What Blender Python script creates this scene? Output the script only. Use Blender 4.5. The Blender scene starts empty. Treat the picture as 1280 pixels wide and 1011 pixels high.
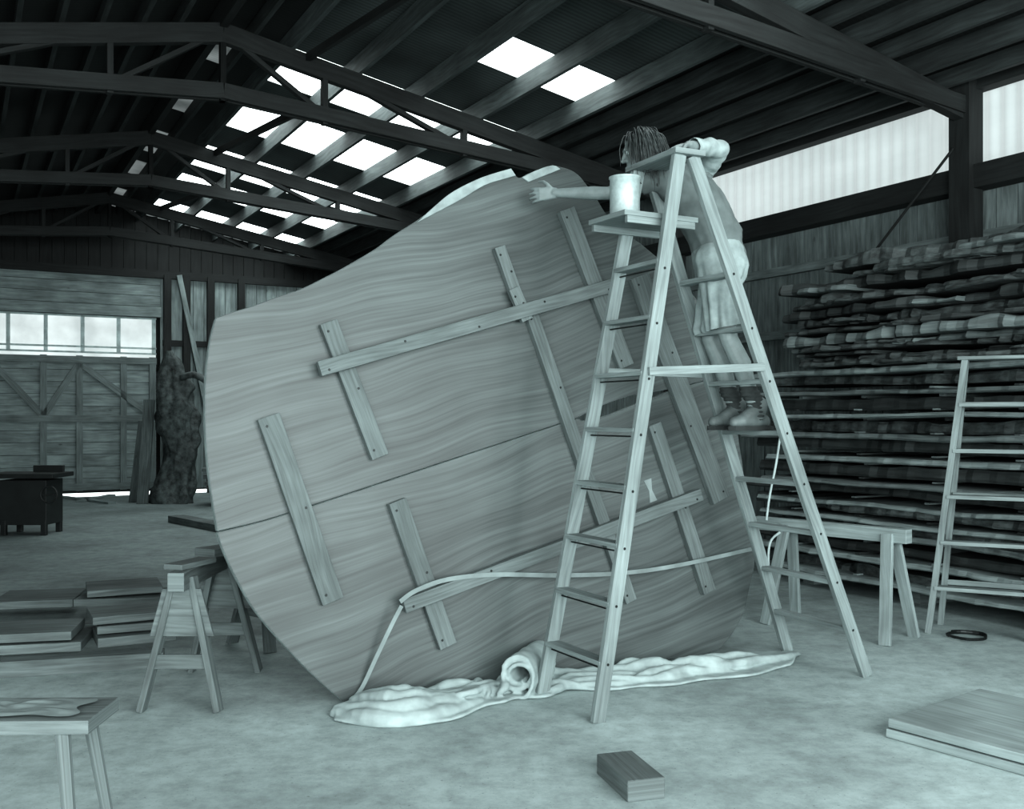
import bpy, bmesh, math, random
from mathutils import Vector, Matrix, noise
random.seed(7)
F=1250.0; H=1.6; HY=520.0; CX=640.0
def V(*a): return Vector(a)
def R(px,py,d): return V((px-CX)/F*d, d, H+(HY-py)/F*d)
def FL(px,py): return R(px,py,H*F/(py-HY))
sc=bpy.context.scene
sc.view_settings.view_transform='Standard'
try: sc.view_settings.look='Medium High Contrast'
except Exception: pass
sc.view_settings.exposure=-0.05
TH=math.radians(28.9)
U=V(-math.sin(TH),math.cos(TH),0); W_=V(math.cos(TH),math.sin(TH),0)
def B(s,t,z): return U*s+W_*t+V(0,0,z)
def on_s(px,py,s):
    r=V((px-CX)/F,1,(HY-py)/F); d=s/r.dot(U); p=r*d; return V(p.x,p.y,p.z+H)
def on_t(px,py,t):
    r=V((px-CX)/F,1,(HY-py)/F); d=t/r.dot(W_); p=r*d; return V(p.x,p.y,p.z+H)
# ---------- materials
def lin(v): return v/12.92 if v<=.04045 else ((v+.055)/1.055)**2.4
def col(v,t=1.0):
    l=lin(v); return (l*(1-.17*t),l,l*(1-.003*t),1)
def newmat(name):
    m=bpy.data.materials.new(name); m.use_nodes=True
    nt=m.node_tree; b=nt.nodes['Principled BSDF']
    return m,nt,b
def N(nt,ty,**kw):
    n=nt.nodes.new(ty)
    for k,v in kw.items():
        if k in n.inputs.keys(): n.inputs[k].default_value=v
        else: setattr(n,k,v)
    return n
def ramp(nt,fac,stops):
    r=nt.nodes.new('ShaderNodeValToRGB'); e=r.color_ramp.elements
    while len(e)<len(stops): e.new(.5)
    for i,(p,c) in enumerate(stops): e[i].position=p; e[i].color=c
    nt.links.new(fac,r.inputs[0]); return r
def mix(nt,a,b,fac,mode='MIX'):
    m=nt.nodes.new('ShaderNodeMix'); m.data_type='RGBA'; m.blend_type=mode
    if isinstance(fac,(int,float)): m.inputs[0].default_value=fac
    else: nt.links.new(fac,m.inputs[0])
    for s,x in ((6,a),(7,b)):
        if isinstance(x,tuple): m.inputs[s].default_value=x
        else: nt.links.new(x,m.inputs[s])
    return m.outputs[2]
def plain(name,v,rough=.7,metal=0,var=.12,scale=6):
    m,nt,b=newmat(name)
    tc=N(nt,'ShaderNodeTexCoord'); n=N(nt,'ShaderNodeTexNoise',Scale=scale,Detail=5.0)
    nt.links.new(tc.outputs['Object'],n.inputs['Vector'])
    r=ramp(nt,n.outputs['Fac'],[(.3,col(v*(1-var))),(.7,col(min(1,v*(1+var))))])
    nt.links.new(r.outputs[0],b.inputs['Base Color'])
    b.inputs['Roughness'].default_value=rough; b.inputs['Metallic'].default_value=metal
    return m
def wood(name,lo,hi,coord='UV',scale=(1.2,22,1),rot=0,rough=.75,bump=.15,knots=True,big=.5,off=(0,0,0),blot=.62,lsc=1.7,fig=0):
    m,nt,b=newmat(name)
    tc=N(nt,'ShaderNodeTexCoord'); mp=N(nt,'ShaderNodeMapping')
    mp.inputs['Rotation'].default_value=(0,0,rot); mp.inputs['Location'].default_value=off
    nt.links.new(tc.outputs[coord],mp.inputs['Vector'])
    wn=N(nt,'ShaderNodeTexNoise',Scale=1.0,Detail=1.0); nt.links.new(mp.outputs[0],wn.inputs['Vector'])
    vs=N(nt,'ShaderNodeVectorMath',operation='MULTIPLY_ADD')
    nt.links.new(wn.outputs['Color'],vs.inputs[0]); vs.inputs[1].default_value=(0,.28*big,0); nt.links.new(mp.outputs[0],vs.inputs[2])
    sc_=N(nt,'ShaderNodeMapping'); sc_.inputs['Scale'].default_value=scale; nt.links.new(vs.outputs[0],sc_.inputs['Vector'])
    g=N(nt,'ShaderNodeTexNoise',Scale=2.0,Detail=8.0,Roughness=.6); nt.links.new(sc_.outputs[0],g.inputs['Vector'])
    r=ramp(nt,g.outputs['Fac'],[(.3,col(lo)),(.7,col(hi))])
    out=r.outputs[0]
    l=N(nt,'ShaderNodeTexNoise',Scale=lsc,Detail=3.0); nt.links.new(mp.outputs[0],l.inputs['Vector'])
    r2=ramp(nt,l.outputs['Fac'],[(.3,(blot,blot,blot,1)),(.7,(1.12,1.12,1.12,1))])
    out=mix(nt,out,r2.outputs[0],1.0,'MULTIPLY')
    if fig:
        s2=N(nt,'ShaderNodeMapping'); s2.inputs['Scale'].default_value=(.5,5.5,1); nt.links.new(vs.outputs[0],s2.inputs['Vector'])
        g2=N(nt,'ShaderNodeTexNoise',Scale=1.6,Detail=4.0); nt.links.new(s2.outputs[0],g2.inputs['Vector'])
        rf=ramp(nt,g2.outputs['Fac'],[(.35,(1-fig,)*3+(1,)),(.6,(1.08,1.08,1.08,1))]); out=mix(nt,out,rf.outputs[0],1.0,'MULTIPLY')
    if knots:
        vo=N(nt,'ShaderNodeTexVoronoi',Scale=2.6); km=N(nt,'ShaderNodeMapping'); km.inputs['Scale'].default_value=(.8,1.6,1.6)
        nt.links.new(mp.outputs[0],km.inputs[0]); nt.links.new(km.outputs[0],vo.inputs['Vector'])
        r3=ramp(nt,vo.outputs['Distance'],[(.03,(.35,.35,.35,1)),(.10,(1,1,1,1))])
        out=mix(nt,out,r3.outputs[0],.8,'MULTIPLY')
    nt.links.new(out,b.inputs['Base Color']); b.inputs['Roughness'].default_value=rough
    bp=N(nt,'ShaderNodeBump',Strength=bump,Distance=.01); nt.links.new(g.outputs['Fac'],bp.inputs['Height']); nt.links.new(bp.outputs[0],b.inputs['Normal'])
    return m
def emis(name,v,st,stripes=None,noise_amt=0):
    m,nt,b=newmat(name); b.inputs['Base Color'].default_value=col(.5)
    tc=N(nt,'ShaderNodeTexCoord'); n=N(nt,'ShaderNodeTexNoise',Scale=1.5,Detail=6.0); nt.links.new(tc.outputs['UV'],n.inputs['Vector'])
    r=ramp(nt,n.outputs['Fac'],[(.35,col(v*(1-noise_amt),.6)),(.65,col(v,.6))])
    out=r.outputs[0]
    if stripes:
        wv=N(nt,'ShaderNodeTexWave',Scale=stripes); wv.bands_direction='X'; nt.links.new(tc.outputs['UV'],wv.inputs['Vector'])
        r2=ramp(nt,wv.outputs['Fac'],[(0,(.78,.78,.78,1)),(1,(1,1,1,1))]); out=mix(nt,out,r2.outputs[0],1.0,'MULTIPLY')
    nt.links.new(out,b.inputs['Emission Color']); b.inputs['Emission Strength'].default_value=st
    return m
# ---------- mesh builder
class MB:
    def __init__(s): s.v=[];s.f=[];s.m=[];s.uv=[]
    def face(s,idx,mat=0,uv=None): s.f.append(idx);s.m.append(mat);s.uv.append(uv)
    def beam(s,p0,p1,w,h,up=(0,0,1),mat=0,w1=None,h1=None):
        p0=Vector(p0);p1=Vector(p1);L=(p1-p0);ln=L.length;L.normalize();up=Vector(up)
        sd=L.cross(up).normalized();u=sd.cross(L).normalized();w1=w1 or w;h1=h1 or h
        n=len(s.v);ou=random.uniform(0,50);ov=random.uniform(0,50)
        for p,ww,hh in((p0,w,h),(p1,w1,h1)):
            for a,b in((-1,-1),(1,-1),(1,1),(-1,1)): s.v.append(p+sd*(a*ww/2)+u*(b*hh/2))
        for i in range(4):
            j=(i+1)%4; k=[w,h,w,h][i]; o=ov+i*.37
            s.face([n+i,n+j,n+4+j,n+4+i],mat,[(ou,o),(ou,o+k),(ou+ln,o+k),(ou+ln,o)])
        s.face([n+3,n+2,n+1,n],mat,[(ou,ov),(ou+.02,ov),(ou+.02,ov+w),(ou,ov+w)])
        s.face([n+4,n+5,n+6,n+7],mat,[(ou,ov),(ou+.02,ov),(ou+.02,ov+w),(ou,ov+w)])
    def prism(s,poly,z0,z1,M=None,mat=0,side=None):
        n=len(s.v);k=len(poly);M=M or Matrix()
        for z in(z0,z1):
            for p in poly: s.v.append(M@V(p[0],p[1],z))
        s.face(list(range(n+k,n+2*k)),mat,[(p[0],p[1]) for p in poly])
        s.face(list(range(n+k-1,n-1,-1)),mat,[(p[0],p[1]) for p in reversed(poly)])
        for i in range(k):
            j=(i+1)%k; s.face([n+i,n+j,n+k+j,n+k+i],mat if side is None else side,[(i*.1,0),(i*.1+.1,0),(i*.1+.1,.05),(i*.1,.05)])
    def tube(s,pts,r,n=8,mat=0,cap=True):
        pts=[Vector(p) for p in pts]; rs=r if isinstance(r,(list,tuple)) else [r]*len(pts)
        b=len(s.v);prev=None
        for i,p in enumerate(pts):
            d=(pts[min(i+1,len(pts)-1)]-pts[max(i-1,0)]).normalized()
            if prev is None: prev=d.orthogonal().normalized()
            x=(prev-d*prev.dot(d)).normalized();y=d.cross(x);prev=x
            for k in range(n):
                a=2*math.pi*k/n; s.v.append(p+(x*math.cos(a)+y*math.sin(a))*rs[i])
        for i in range(len(pts)-1):
            for k in range(n):
                q=(k+1)%n; s.face([b+i*n+k,b+i*n+q,b+(i+1)*n+q,b+(i+1)*n+k],mat,[(i*.1,k*.05),(i*.1,k*.05+.05),(i*.1+.1,k*.05+.05),(i*.1+.1,k*.05)])
        if cap:
            s.face([b+k for k in reversed(range(n))],mat,None); e=b+(len(pts)-1)*n; s.face([e+k for k in range(n)],mat,None)
    def grid(s,fn,nu,nv,mat=0):
        b=len(s.v)
        for i in range(nu+1):
            for j in range(nv+1): s.v.append(Vector(fn(i/nu,j/nv)))
        for i in range(nu):
            for j in range(nv):
                a=b+i*(nv+1)+j
                s.face([a,a+1,a+nv+2,a+nv+1],mat,[(i/nu*4,j/nv),(i/nu*4,(j+1)/nv),((i+1)/nu*4,(j+1)/nv),((i+1)/nu*4,j/nv)])
    def capsule(s,p0,p1,r0,r1,n=14,mat=0):
        p0=Vector(p0);p1=Vector(p1);d=(p1-p0)
        d=d.normalized() if d.length>1e-6 else V(0,0,1)
        pts=[];rs=[]
        for a in(-85,-60,-35,-12): a=math.radians(a);pts.append(p0+d*r0*math.sin(a));rs.append(r0*math.cos(a))
        for a in(12,35,60,85): a=math.radians(a);pts.append(p1+d*r1*math.sin(a));rs.append(r1*math.cos(a))
        s.tube(pts,rs,n,mat)
    def chain(s,lst):
        for (a,ra),(b,rb) in zip(lst,lst[1:]): s.capsule(a,b,ra,rb)
    def ell(s,c,rx,ry,rz,M=None,n=16,mat=0):
        M=M or Matrix.Identity(3); c=Vector(c); b=len(s.v); k=10
        for i in range(k+1):
            a=-math.pi/2+math.pi*i/k; cr=max(math.cos(a),.02)
            for j in range(n):
                t=2*math.pi*j/n; s.v.append(c+M@V(rx*cr*math.cos(t),ry*cr*math.sin(t),rz*math.sin(a)))
        for i in range(k):
            for j in range(n):
                q=(j+1)%n; s.face([b+i*n+j,b+i*n+q,b+(i+1)*n+q,b+(i+1)*n+j],mat)
        s.face([b+j for j in reversed(range(n))],mat); s.face([b+k*n+j for j in range(n)],mat)
    def build(s,name,mats,parent=None,matrix=None,bevel=0,smooth=False,recalc=True):
        me=bpy.data.meshes.new(name); me.from_pydata([tuple(v) for v in s.v],[],s.f)
        ul=me.uv_layers.new(name='UVMap')
        for p,mi,uv in zip(me.polygons,s.m,s.uv):
            p.material_index=mi; p.use_smooth=smooth
            if uv:
                for li,c in zip(p.loop_indices,uv): ul.data[li].uv=c
        for m in mats: me.materials.append(m)
        if recalc:
            bm=bmesh.new();bm.from_mesh(me);bmesh.ops.recalc_face_normals(bm,faces=bm.faces);bm.to_mesh(me);bm.free()
        o=bpy.data.objects.new(name,me); sc.collection.objects.link(o)
        if matrix: o.matrix_world=matrix
        if parent: o.parent=parent
        if bevel:
            bv=o.modifiers.new('bevel','BEVEL');bv.width=bevel;bv.segments=2;bv.limit_method='ANGLE';bv.angle_limit=math.radians(40)
        return o
def remesh(o,vox,sm=4,smf=.5,cuts=()):
    m=o.modifiers.new('r','REMESH');m.mode='VOXEL';m.voxel_size=vox;m.use_smooth_shade=True
    s=o.modifiers.new('s','SMOOTH');s.factor=smf;s.iterations=sm
    dg=bpy.context.evaluated_depsgraph_get(); me=bpy.data.meshes.new_from_object(o.evaluated_get(dg))
    mats=[x for x in o.data.materials]
    o.modifiers.clear(); 
    if cuts:
        bm=bmesh.new(); bm.from_mesh(me)
        for co_,no_ in cuts: bmesh.ops.bisect_plane(bm,geom=bm.verts[:]+bm.edges[:]+bm.faces[:],plane_co=co_,plane_no=no_,clear_outer=True)
        bm.to_mesh(me); bm.free()
    o.data=me
    me.materials.clear()
    for x in mats: me.materials.append(x)
    for p in me.polygons: p.use_smooth=True; p.material_index=0
    return o
def displace(o,fn):
    me=o.data; ns=[v.normal.copy() for v in me.vertices]; cs=[v.co.copy() for v in me.vertices]
    for v,n_,c in zip(me.vertices,ns,cs): v.co=c+n_*fn(c)
    me.update()
def empty(name,loc=(0,0,0)):
    e=bpy.data.objects.new(name,None); e.empty_display_size=.1; sc.collection.objects.link(e); return e
def smoothpts(pts,k=5):
    out=[]
    for i in range(len(pts)-1):
        p0=pts[max(i-1,0)];p1=pts[i];p2=pts[i+1];p3=pts[min(i+2,len(pts)-1)]
        for j in range(k):
            t=j/k
            out.append(tuple(.5*((2*p1[c])+(-p0[c]+p2[c])*t+(2*p0[c]-5*p1[c]+4*p2[c]-p3[c])*t*t+(-p0[c]+3*p1[c]-3*p2[c]+p3[c])*t**3) for c in range(len(p1))))
    out.append(tuple(pts[-1])); return out

m_wall=wood('barn_boards',.34,.56,scale=(1.0,9,1),bump=.2)
m_wallb=wood('barn_boards_lit',.50,.70,scale=(1.0,9,1),bump=.2)  # colour raised to stand for more light on back wall and door
m_walld=wood('barn_boards_shaded',.08,.16,scale=(1.0,9,1))  # shade of the upper gable put into the board colour
m_beam=wood('dark_timber',.09,.18,scale=(1,14,1),knots=False)
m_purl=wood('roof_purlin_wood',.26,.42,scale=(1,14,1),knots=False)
m_purd=wood('roof_purlin_shaded',.16,.28,scale=(1,14,1),knots=False)  # purlins away from the skylights, roof shade put into their colour
m_lad=wood('ladder_wood',.44,.60,scale=(1.2,26,1),knots=False,bump=.1)
m_lad2=wood('old_ladder_wood',.42,.58,scale=(1.2,26,1),knots=False)
m_bat=wood('batten_wood',.34,.47,scale=(1.5,34,1),knots=False,bump=.15)
m_saw=wood('sawhorse_wood',.32,.50,scale=(1.2,20,1),knots=True)
m_sawl=wood('pale_sawhorse_wood',.50,.66,scale=(1.2,20,1),knots=False)
m_bolt=plain('bolt_steel',.16,.4,.6)
m_back=plain('light_stop_backing',.10,.9)  # unseen dark backing, added so sky does not leak between boards

# ---------- room shell
TR=8.5; SB=21.5; SF=-5.0; TL=-3.7; RT=2.4
def rz(t): return 6.37-.19*t if t>=RT else 6.37-.19*RT-.19*(RT-t)
m,nt,b=newmat('concrete_floor')
tc=N(nt,'ShaderNodeTexCoord')
n1=N(nt,'ShaderNodeTexNoise',Scale=.55,Detail=8.0,Roughness=.6); n2=N(nt,'ShaderNodeTexNoise',Scale=7.0,Detail=9.0,Roughness=.75)
nt.links.new(tc.outputs['Object'],n1.inputs['Vector']); nt.links.new(tc.outputs['Object'],n2.inputs['Vector'])
r1=ramp(nt,n1.outputs['Fac'],[(.35,col(.57)),(.6,col(.73))]); r2=ramp(nt,n2.outputs['Fac'],[(.3,(.64,.64,.64,1)),(.60,(1.06,1.06,1.06,1))])
o_=mix(nt,r1.outputs[0],r2.outputs[0],1,'MULTIPLY')
vv=N(nt,'ShaderNodeTexNoise',Scale=60.0,Detail=2.0); nt.links.new(tc.outputs['Object'],vv.inputs['Vector'])
rs=ramp(nt,vv.outputs['Fac'],[(.27,(.55,.55,.55,1)),(.34,(1,1,1,1))]); o_=mix(nt,o_,rs.outputs[0],.8,'MULTIPLY')
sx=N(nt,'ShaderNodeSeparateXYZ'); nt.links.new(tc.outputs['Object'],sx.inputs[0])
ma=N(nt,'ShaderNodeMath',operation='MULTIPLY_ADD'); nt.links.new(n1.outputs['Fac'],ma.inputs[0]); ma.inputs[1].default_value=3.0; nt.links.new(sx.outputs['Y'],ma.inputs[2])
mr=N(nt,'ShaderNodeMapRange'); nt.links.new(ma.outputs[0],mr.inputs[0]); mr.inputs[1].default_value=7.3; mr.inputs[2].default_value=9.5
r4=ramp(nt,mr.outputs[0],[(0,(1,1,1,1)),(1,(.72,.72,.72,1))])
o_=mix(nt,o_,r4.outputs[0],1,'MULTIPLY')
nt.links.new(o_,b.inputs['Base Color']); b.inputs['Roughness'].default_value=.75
bp=N(nt,'ShaderNodeBump',Strength=.15,Distance=.01); nt.links.new(n2.outputs['Fac'],bp.inputs['Height']); nt.links.new(bp.outputs[0],b.inputs['Normal'])
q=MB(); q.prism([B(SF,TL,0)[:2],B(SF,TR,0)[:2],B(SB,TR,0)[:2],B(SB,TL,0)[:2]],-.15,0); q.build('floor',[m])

q=MB()
def board_wall(q,s0,z0,z1,t0,t1,mat,horiz=False,pitch=.22,th=.03):
    if horiz:
        z=z0
        while z<z1-.01:
            h=min(pitch,z1-z); q.beam(B(s0,t0,z+h/2),B(s0,t1,z+h/2),th+random.uniform(0,.008),h-.008,(0,0,1),mat); z+=h
    else:
        t=t0
        while t<t1-.01:
            h=min(pitch,t1-t); top=min(z1,rz(t+h/2)-.02) ; q.beam(B(s0+random.uniform(0,.01),t+h/2,z0),B(s0,t+h/2,top),h-.008,th,U,mat); t+=h
def wt(px): return on_s(px,500,SB).dot(W_)
tw0,tw1=wt(54)-.9,wt(195)
board_wall(q,SB,0.1,4.55,wt(200),TR,0)
board_wall(q,SB,0.1,4.55,TL,tw0-.05,0)
board_wall(q,SB,3.62,4.55,tw0-.05,wt(200),0,True)
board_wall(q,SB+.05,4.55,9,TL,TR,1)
q.beam(B(SB-.06,TL,4.5),B(SB-.06,TR,4.5),.12,.16,mat=2)
q.beam(B(SB-.08,tw0-.1,3.72),B(SB-.08,wt(200),3.72),.14,.2,mat=0)
q.beam(B(SB-.06,wt(203),3.1),B(SB-.06,TR,3.1),.1,.12,mat=2)
for px in (208,232,262,300): q.beam(B(SB-.1,wt(px),0),B(SB-.1,wt(px),4.5),.14,.12,U,mat=2)
q.beam(B(SB-.15,wt(222),4.5),B(SB-.15,wt(258),1.6),.10,.1,U,mat=0)
n=len(q.v)
for t_,z_ in((TL-.1,.06),(TR+.1,.06),(TR+.1,rz(TR)),(RT,rz(RT)),(TL-.1,rz(TL))): q.v.append(B(SB+.15,t_,z_))
q.face([n,n+1,n+2,n+3,n+4],3,[(0,0)]*5)
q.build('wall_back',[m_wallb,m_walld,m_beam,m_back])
q=MB()
z=.12
while z<2.72:
    q.beam(B(SB,tw0,z+.12),B(SB,tw1,z+.12),.03,.232,mat=0); z+=.24
ts=[wt(50)-.85,wt(54),wt(99),wt(154),wt(190)]
for t in ts: q.beam(B(SB-.05,t,.12),B(SB-.05,t,2.8),.12,.05,U,mat=1)
for zz in (.2,1.55,2.72): q.beam(B(SB-.06,tw0,zz),B(SB-.06,tw1,zz),.04,.13,mat=1)
for (ta,za,tb,zb) in ((ts[1],1.6,ts[2],2.65),(ts[2],2.65,ts[4],1.6),(ts[0],2.65,ts[1],1.6)):
    q.beam(B(SB-.05,ta,za),B(SB-.05,tb,zb),.05,.12,mat=1)
q.build('door_1',[m_wallb,m_lad])
m_pane=emis('window_light',.93,.95,noise_amt=.18)
m_frame=plain('window_frame_paint',.80)
q=MB()
q.beam(B(SB+.03,tw0,3.2),B(SB+.03,tw1,3.2),.02,.82,mat=0)
for t in [wt(10),wt(57),wt(103),wt(148),wt(192),tw0]: q.beam(B(SB-.02,t,2.86),B(SB-.02,t,3.61),.07,.05,U,mat=1)
for zz in (2.87,2.98,3.59): q.beam(B(SB-.02,tw0,zz),B(SB-.02,tw1,zz),.05,.035,mat=1)
q.build('window_1',[m_pane,m_frame])

q=MB()
ZB=3.78
s=SF
while s<SB:
    top=ZB if (1.0<s<10.3) else rz(TR)
    q.beam(B(s+.11,TR+random.uniform(0,.012),0),B(s+.11,TR,top),.03,.212,U,mat=0); s+=.22
for zz in (2.55,3.3): q.beam(B(SF,TR-.05,zz),B(SB,TR-.05,zz),.06,.1,mat=0)
q.beam(B(SF,TR-.12,3.84),B(SB,TR-.12,3.84),.2,.22,mat=1)
q.beam(B(SF,TR-.1,4.72),B(SB,TR-.1,4.72),.15,.12,mat=1)
TS=[-2.6,1.8,6.2,10.6,15.1,19.6]
for s in TS: q.beam(B(s,TR-.18,0),B(s,TR-.18,4.8),.2,.22,U,mat=1)
q.beam(B(SF,TR+.08,1.88),B(SB,TR+.08,1.88),.02,3.75,mat=2)
q.beam(B(10.5,TR+.08,2.4),B(SB,TR+.08,2.4),.02,4.7,mat=2)
q.build('wall_right',[m_wall,m_beam,m_back])
m_cler=emis('fibreglass_panel',.86,.82,noise_amt=.10)
q=MB()
q.grid(lambda a,b: B(1.0+a*9.5,TR+.03+.018*math.sin(a*9.5/.16*2*math.pi),3.9+b*.88),900,1,0)
for k in range(5): q.beam(B(1.0+k*2.35,TR+.07,3.9),B(1.0+k*2.35,TR+.07,4.75),.04,.04,U,mat=1)
q.build('window_2',[m_cler,m_beam])
q=MB()
for s in TS: q.beam(B(s,TL,0),B(s,TL,4.7),.2,.2,U,mat=1)
s=4.0
while s<SB:
    q.beam(B(s+.11,TL,0),B(s+.11,TL,4.7),.03,.215,U,mat=0); s+=.22
q.beam(B(SF,TL,4.6),B(SB,TL,4.6),.15,.2,mat=1)
q.beam(B(4,TL-.08,2.35),B(SB,TL-.08,2.35),.02,4.7,mat=2)
q.build('wall_left',[m_wall,m_beam,m_back])
def steel(name,lo,hi):
    m,nt,b=newmat(name)
    tc=N(nt,'ShaderNodeTexCoord'); wv=N(nt,'ShaderNodeTexWave',Scale=5.0); wv.bands_direction='X'; nt.links.new(tc.outputs['UV'],wv.inputs['Vector'])
    nn=N(nt,'ShaderNodeTexNoise',Scale=1.0,Detail=4.0); nt.links.new(tc.outputs['UV'],nn.inputs['Vector'])
    r=ramp(nt,nn.outputs['Fac'],[(.3,col(lo)),(.7,col(hi))]); r2=ramp(nt,wv.outputs['Fac'],[(0,(.6,.6,.6,1)),(1,(1,1,1,1))])
    nt.links.new(mix(nt,r.outputs[0],r2.outputs[0],1,'MULTIPLY'),b.inputs['Base Color']); b.inputs['Roughness'].default_value=.7; return m
m_roof=steel('corrugated_steel',.24,.38); m_roofd=steel('corrugated_steel_shaded',.09,.16)  # second steel is the same roof with shade put into its colour
rows=[(2.3,3.2),(4.6,5.5),(6.7,7.4),(8.9,9.7),(11.1,12.3),(13.2,14.5),(15.7,17.0),(17.7,18.7),(20.0,21.0)]
PW=.76; PT=3.15
q=MB()
def roofq(s0,s1,t0,t1,mat=0):
    n=len(q.v)
    for s_,t_ in((s0,t0),(s1,t0),(s1,t1),(s0,t1)): q.v.append(B(s_,t_,rz(t_)+.02))
    q.face([n,n+1,n+2,n+3],mat,[(s0,t0),(s1,t0),(s1,t1),(s0,t1)])
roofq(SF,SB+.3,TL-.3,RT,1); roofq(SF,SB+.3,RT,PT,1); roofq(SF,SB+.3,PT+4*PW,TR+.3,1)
cuts=[SF]
for a,b2 in rows: cuts+= [a,b2]
cuts.append(SB+.3)
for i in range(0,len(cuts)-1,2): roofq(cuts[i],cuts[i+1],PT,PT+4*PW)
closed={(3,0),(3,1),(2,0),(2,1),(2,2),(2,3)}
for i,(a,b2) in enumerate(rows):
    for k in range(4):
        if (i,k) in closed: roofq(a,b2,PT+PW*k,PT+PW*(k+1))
q.build('ceiling',[m_roof,m_roofd],recalc=False)
m_sky=emis('skylight_fibreglass',.97,7.0,stripes=5.0,noise_amt=.05)
m_roofglow=emis('lit_roof_glow',.62,.8,stripes=5.0,noise_amt=.5)  # glow added to imitate lit roof near the ridge, no real panel
q=MB()
for i,(a,b2) in enumerate(rows):
    for k in range(4):
        if (i,k) in closed: continue
        t0,t1=PT+.02+PW*k,PT-.02+PW*(k+1)
        n=len(q.v)
        for s_,t_ in((a,t0),(b2,t0),(b2,t1),(a,t1)): q.v.append(B(s_,t_,rz(t_)+.03))
        q.face([n,n+1,n+2,n+3],0,[(a,t0),(b2,t0),(b2,t1),(a,t1)])
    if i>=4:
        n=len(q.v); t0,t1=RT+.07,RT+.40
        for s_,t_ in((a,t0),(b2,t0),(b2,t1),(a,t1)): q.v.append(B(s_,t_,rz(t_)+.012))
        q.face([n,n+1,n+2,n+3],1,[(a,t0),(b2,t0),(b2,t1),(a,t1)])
q.build('window_3_and_roof_glow',[m_sky,m_roofglow],recalc=False)
q=MB()
for k in range(-16,16):
    t=PT+PW*k/2
    if abs(t-RT)<.1 or t>TR-.05 or t<TL: continue
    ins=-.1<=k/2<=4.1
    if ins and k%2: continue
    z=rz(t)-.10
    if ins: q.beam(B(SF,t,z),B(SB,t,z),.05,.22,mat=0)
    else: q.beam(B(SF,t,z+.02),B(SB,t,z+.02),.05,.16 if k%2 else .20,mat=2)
q.beam(B(SF,RT,rz(RT)-.14),B(SB,RT,rz(RT)-.14),.08,.26,mat=1)
q.build('trim_purlins',[m_purl,m_beam,m_purd])
def cz(t): return 4.98-.08*abs(t-RT)
for s in TS:
    q=MB()
    for t0,t1 in((RT,TR-.1),(RT,TL+.1)):
        for ds in(-.05,.05): q.beam(B(s+ds,t0,cz(t0)),B(s+ds,t1,cz(t1)),.05,.16)
        q.beam(B(s,t0,rz(t0)-.32),B(s,t1,rz(t1)-.32),.10,.20)
    for sg in(1,-1):
        tt=[RT,RT+sg*1.1,RT+sg*2.8,RT+sg*4.5]
        for i,t in enumerate(tt): q.beam(B(s,t,cz(t)-.1),B(s,t,rz(t)-.25),.06,.09,U)
        for i in range(3): q.beam(B(s,tt[i+1],cz(tt[i+1])),B(s,tt[i],rz(tt[i])-.3),.05,.08,U)
    q.build('roof_truss',[m_beam],bevel=.004)
q=MB()
q.tube([on_t(1192,185,TR-.3),on_t(1075,338,TR-.3)],.014)
for s0,s1 in zip(TS[2:],TS[3:]):
    q.beam(B(s0,RT+.9,cz(RT+.9)+.05),B(s1,RT+.9,rz(RT+.9)-.25),.05,.08)
q.build('trim_bracing',[m_beam])
q=MB()
c=on_s(725,62,9.6)
q.beam(c+W_*(-.65)+V(0,0,.1),c+W_*.3+V(0,0,-.02),.22,.06,mat=0); q.beam(c+W_*(-.65)+V(0,0,.03),c+W_*.3+V(0,0,-.09),.05,.05,mat=0)
q.tube([c+V(0,0,.1),c+V(0,0,.6)],.008)
q.build('shop_light_fixture',[m_lad])
q=MB(); pts=smoothpts([on_s(758,74,9.3),on_s(800,84,9.3),on_s(850,102,9.3),on_s(885,122,9.3),on_s(907,130,9.3),on_s(908,126,9.3)],6); q.tube(pts,.009)
q.tube([on_s(758,74,9.3),on_s(758,20,9.3)],.006)
q.build('hanging_cable',[plain('cable_grey',.6)])
# ---------- slab
P0=FL(430,880); a3=V(.895,.446,0).normalized(); nh=V(-a3.y,a3.x,0); LEAN=math.radians(4.5)
w3=V(0,0,math.cos(LEAN))+nh*math.sin(LEAN); n3=a3.cross(w3)
MS=Matrix(((a3.x,w3.x,n3.x,P0.x),(a3.y,w3.y,n3.y,P0.y),(a3.z,w3.z,n3.z,P0.z),(0,0,0,1)))
def SL(px,py,off=0):
    r=V((px-CX)/F,1,(HY-py)/F); o=V(0,0,H); d=((P0+n3*off-o).dot(n3))/r.dot(n3); p=o+r*d-P0
    return (p.dot(a3),max(p.dot(w3),.01))
def sl(lst,k=5,wob=0):
    pts=smoothpts([SL(*p) for p in lst],k)
    if wob: pts=[(p[0]+wob*noise.noise(V(p[0]*4,p[1]*4,0)),p[1]+wob*noise.noise(V(p[0]*4,p[1]*4,5))) for p in pts]
    return pts
left_up=[(272,664),(262,600),(257,540),(257,480),(262,430),(270,397)]
top=[(270,397),(300,386),(340,374),(400,350),(450,322),(500,290),(540,262),(565,242),(600,225),(640,212)]
top2=[(640,212),(650,224),(664,216),(690,207),(715,215),(740,240),(775,285),(830,330),(875,380),(900,430),(910,468)]
seam=[(910,468),(838,486),(790,494),(745,510),(722,522),(700,529),(600,562),(500,595),(400,628),(330,650),(272,664)]
rightL=[(912,474),(922,540),(935,620),(944,690),(937,745),(915,792),(900,812)]
leftL=[(430,880),(400,852),(360,812),(320,765),(295,722),(280,690),(272,667)]
SU=sl(seam,4)
xa=SL(722,522)[0]; xb=SL(842,487)[0]
def crack(x):
    if x<=xa or x>=xb: return .005
    u=(x-xa)/(xb-xa); return .005+.085*math.sin(math.pi*min(1,u**.8))**.8*(1-.35*u)
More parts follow.
